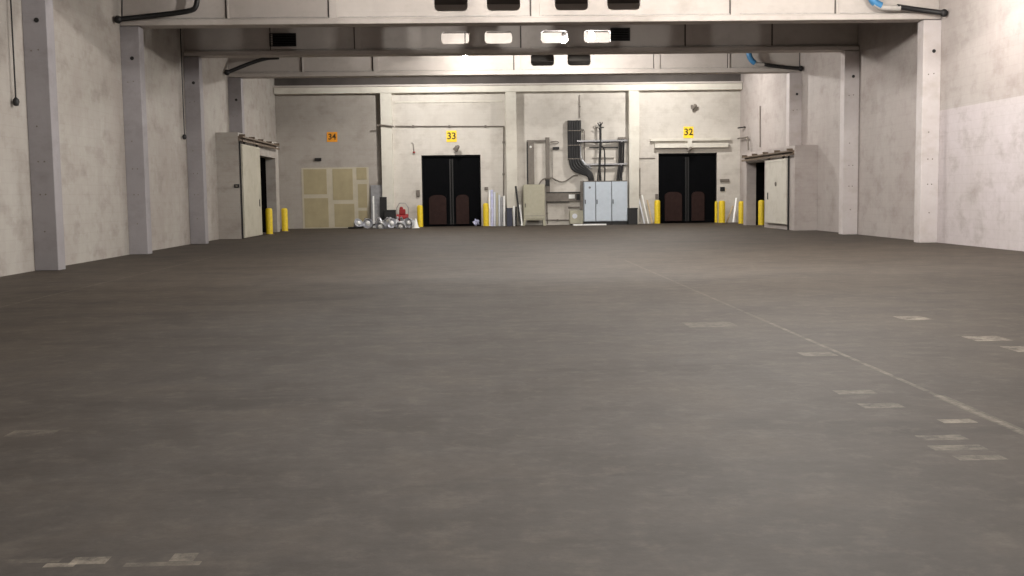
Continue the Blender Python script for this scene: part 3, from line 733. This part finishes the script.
# big black cable bundle bending right
t = thing('cable_riser', 'thick black cable bundle dropping down wall and bending into blue cabinets', 'cable bundle', pt(574, 150, D-.2))
for k in range(5):
    o = k*2.35
    P = [pt(569.5+o, 121, D-.22), pt(569.5+o, 150, D-.22), pt(570+o, 163-o*.5, D-.25), pt(573+o*.9, 170.5-o*.75, D-.3), pt(584+o*.3, 174-o*.55, D-.4), pt(589+o*.35, 176-o*.2, D-.5), pt(590+o*.3, 181.5, D-.5)]
    MB().tube(P, .07, n=8, smooth=3).build('cable', M['black'], t, smooth=True)
for py in (131, 145.5, 159):
    MB().box(X(567.5, 150), X(581, 150), D-.32, D-.29, Z(py+.4, 574), Z(py-.4, 574)).build('cable_strap', M['greycond'], t)
MB().box(X(567.6, 150), X(581, 150), D-.12, D, Z(160, 574), Z(120.5, 574)).build('cable_ladder', M['blackmetal'], t)
# outline bracket right of bundle
conduit('pale looped conduit right of the black cable bundle', [(578, 141), (579, 131), (582, 129), (584.5, 131), (584.5, 163)], .025, D-.1, 'greycond')
conduit('pale curved duct following the bend of the black bundle', [(579.5, 141), (579.8, 157), (584, 163), (591, 168)], .05, D-.16, 'palepipe', smooth=2, clips=False)
# horizontal cable trays
def tray(py, pa, pb, lab):
    Y = D-.35; x0, x1 = X(pa, py, Y), X(pb, py, Y); z = Z(py, 600, Y)
    t = thing('cable_tray', lab, 'cable tray', ((x0+x1)/2, D, z))
    MB().box(x0, x1, Y, Y+.03, z, z+.08).build('front_rail', M['steel'], t)
    MB().box(x0, x1, D-.08, D-.05, z, z+.08).build('back_rail', M['steel'], t)
    r = MB()
    for k in range(12):
        xx = x0+.05+(x1-x0-.1)*k/11; r.box(xx-.015, xx+.015, Y+.03, D-.08, z, z+.03)
    r.build('rungs', M['steel'], t)
    for xx in (x0+.3, (x0+x1)/2, x1-.3): MB().box(xx-.02, xx+.02, Y, D, z-.05, z).build('bracket', M['steel'], t)
    MB().tube([(x0+.4, D-.2, z+.05), ((x0+x1)/2, D-.22, z-.06), (x1-.3, D-.2, z+.05)], .035, smooth=2).build('tray_cable', M['blackmetal'], t)
tray(141.5, 577, 627.5, 'upper galvanised cable tray above the blue cabinets')
tray(165, 583, 627, 'lower galvanised cable tray just above the blue cabinets')
conduit('thin horizontal grey pipe between the two cable trays', [(592, 158), (614, 158)], .02)
conduit('thin horizontal dark pipe just under the upper cable tray', [(589, 147.5), (618, 147.5)], .03, D-.1, 'blackmetal', clips=False)
# riser with branches in the middle
t = thing('cable_drop', 'black branching cable drop between trays above the middle blue cabinet', 'cable', pt(600, 150, D-.2))
MB().tube([pt(600.3, 126, D-.3), pt(600.5, 150, D-.3), pt(599.3, 165, D-.4), pt(600.5, 181.5, D-.5)], .06, smooth=2).build('main_cable', M['blackmetal'], t, smooth=True)
MB().tube([pt(601, 146, D-.3), pt(604.5, 148, D-.3), pt(605, 165, D-.38), pt(604.5, 181.5, D-.5)], .035, smooth=2).build('side_cable', M['blackmetal'], t, smooth=True)
MB().tube([pt(599, 166, D-.36), pt(597.8, 174, D-.4), pt(597.5, 181.5, D-.5)], .03, smooth=1).build('side_cable', M['blackmetal'], t, smooth=True)
for (ax, ay, bx_, by_) in ((600.3, 127.5, 597.6, 123), (600.3, 127, 602.6, 122.5), (600.3, 129, 595.5, 127.8), (600.3, 128.5, 604, 127.5), (600.3, 126, 600, 122)):
    MB().tube([pt(ax, ay, D-.3), pt((ax+bx_)/2, (ay+by_)/2-.6, D-.3), pt(bx_, by_, D-.3)], .028, smooth=1).build('cable_end', M['blackmetal'], t)
# right hand vertical black riser
t = thing('cable_riser', 'dark vertical cable riser beside the right pillar above the cabinets', 'cable bundle', pt(622, 150, D-.2))
for k in range(3):
    MB().tube([pt(619.5+k*2, 139, D-.25), pt(619.5+k*2, 164, D-.25), pt(618+k*1.6, 173, D-.35), pt(617+k*2.2, 181.5, D-.5)], .05, smooth=2).build('cable', M['blackmetal'], t, smooth=True)
MB().box(X(618, 150), X(625, 150), D-.3, D, Z(139.5, 621), Z(137.3, 621), .01).build('hood', M['greycond'], t)

# leaning strips by the right dock door
for px, py, dx, mk, lab in ((642, 195, -.12, 'palepipe', 'pale strip leaning left of right dock doorway, next to the bin'),
                            (646, 195, -.12, 'white', 'white strip leaning left of right dock doorway, middle of three'),
                            (650.5, 200, -.08, 'wood', 'wooden strip leaning beside the left bollard of right dock doorway'),
                            (731, 206, .22, 'wood', 'thin slanted wooden strip right of the stout bollard'),
                            (736, 198, .14, 'white', 'thin white strip leaning in the right corner of the hall')):
    a = pt(px, 215, 55.7); h = pt(px, py, 55.7).z
    tag(MB().bar((a.x-dx, 55.7, .03), (a.x+dx, 56.25, h), .08, .03).build('leaning_strip', M[mk], loc=(a.x, 55.7, 0)), lab, 'strip')
# dark cap on left bollard of right dock door
wall_box('switch_box', 'small grey control box left of the right dock doorway above its bollard', 'switch box', 655.3, 658, 194, 198.5, M['greycond'], .1)
# pale bundle inside the dark doorway corner
c = pt(477.3, 219.5, D)
b_ = MB(); bmesh.ops.create_icosphere(b_.bm, subdivisions=3, radius=.17, matrix=Matrix.Translation((c.x-.05, D-.1, .2)))
for v in b_.bm.verts:
    q = v.co-Vector((c.x-.05, D-.1, .2)); v.co += q*.5*math.sin(q.x*31+q.z*23)*.5
    v.co.z = max(0, v.co.z)
tag(b_.build('crumpled_bag', M['lilac'], loc=(c.x, D-.1, 0), smooth=True), 'small crumpled pale bag at right foot of left dock doorway', 'bag')

# ------------------------------------------------------------ details on the side walls
def side_conduit(lab, pix, Xp, r=.025, mat='greycond'):
    P = [ptx(a, b, Xp) for a, b in pix]
    t = thing('conduit', lab, 'pipe', P[0])
    MB().tube(P, r, n=8, smooth=0).build('tube', M[mat], t)
side_conduit('thin vertical cable high on right wall above the side doorway', [(760, 106), (760, 147)], XR-.04)
side_conduit('dark bracket pipe high in the right corner with a drop', [(738, 138.5), (747.5, 137), (748.5, 150)], BR['x']+.75, .04)
P0 = pt(741, 127.5, 55.8)
tag(MB().bar(pt(738, 128, 55.8), pt(745, 127, 55.3), .06, .06).build('wall_bracket', M['blackmetal'], loc=P0), 'short dark bracket high in the right corner of the hall', 'bracket')
x_ = BL['x']
c = pt(237, 186, BL['y0'])
t = thing('switch_box', 'small dark switch on the boxed wall left of left sliding door', 'switch box', (c.x, c.y, c.z))
MB().box(c.x-.1, c.x+.1, BL['y0']-.08, BL['y0'], c.z-.07, c.z+.07, .01).build('body', M['blackmetal'], t)
MB().box(c.x-.04, c.x+.04, BL['y0']-.1, BL['y0']-.08, c.z-.03, c.z+.03).build('button', M['greycond'], t)
c = ptx(776, 184, BR['x']-.13)
t = thing('ring_pull', 'small dark ring pull on the right white sliding door', 'door pull', c)
MB().tube([c+Vector((-.02, .08*math.cos(a_), .08*math.sin(a_))) for a_ in [k*PI/5 for k in range(11)]], .018, smooth=1).build('ring', M['greycond'], t)

# ------------------------------------------------------------ world and view
w = bpy.data.worlds.new('world'); bpy.context.scene.world = w; w.use_nodes = True
w.node_tree.nodes['Background'].inputs[0].default_value = (.9, .85, .8, 1); w.node_tree.nodes['Background'].inputs[1].default_value = .0
vs = bpy.context.scene.view_settings
vs.view_transform = 'Standard'; vs.look = 'None'; vs.gamma = 1; vs.use_curve_mapping = False; vs.exposure = 0.12
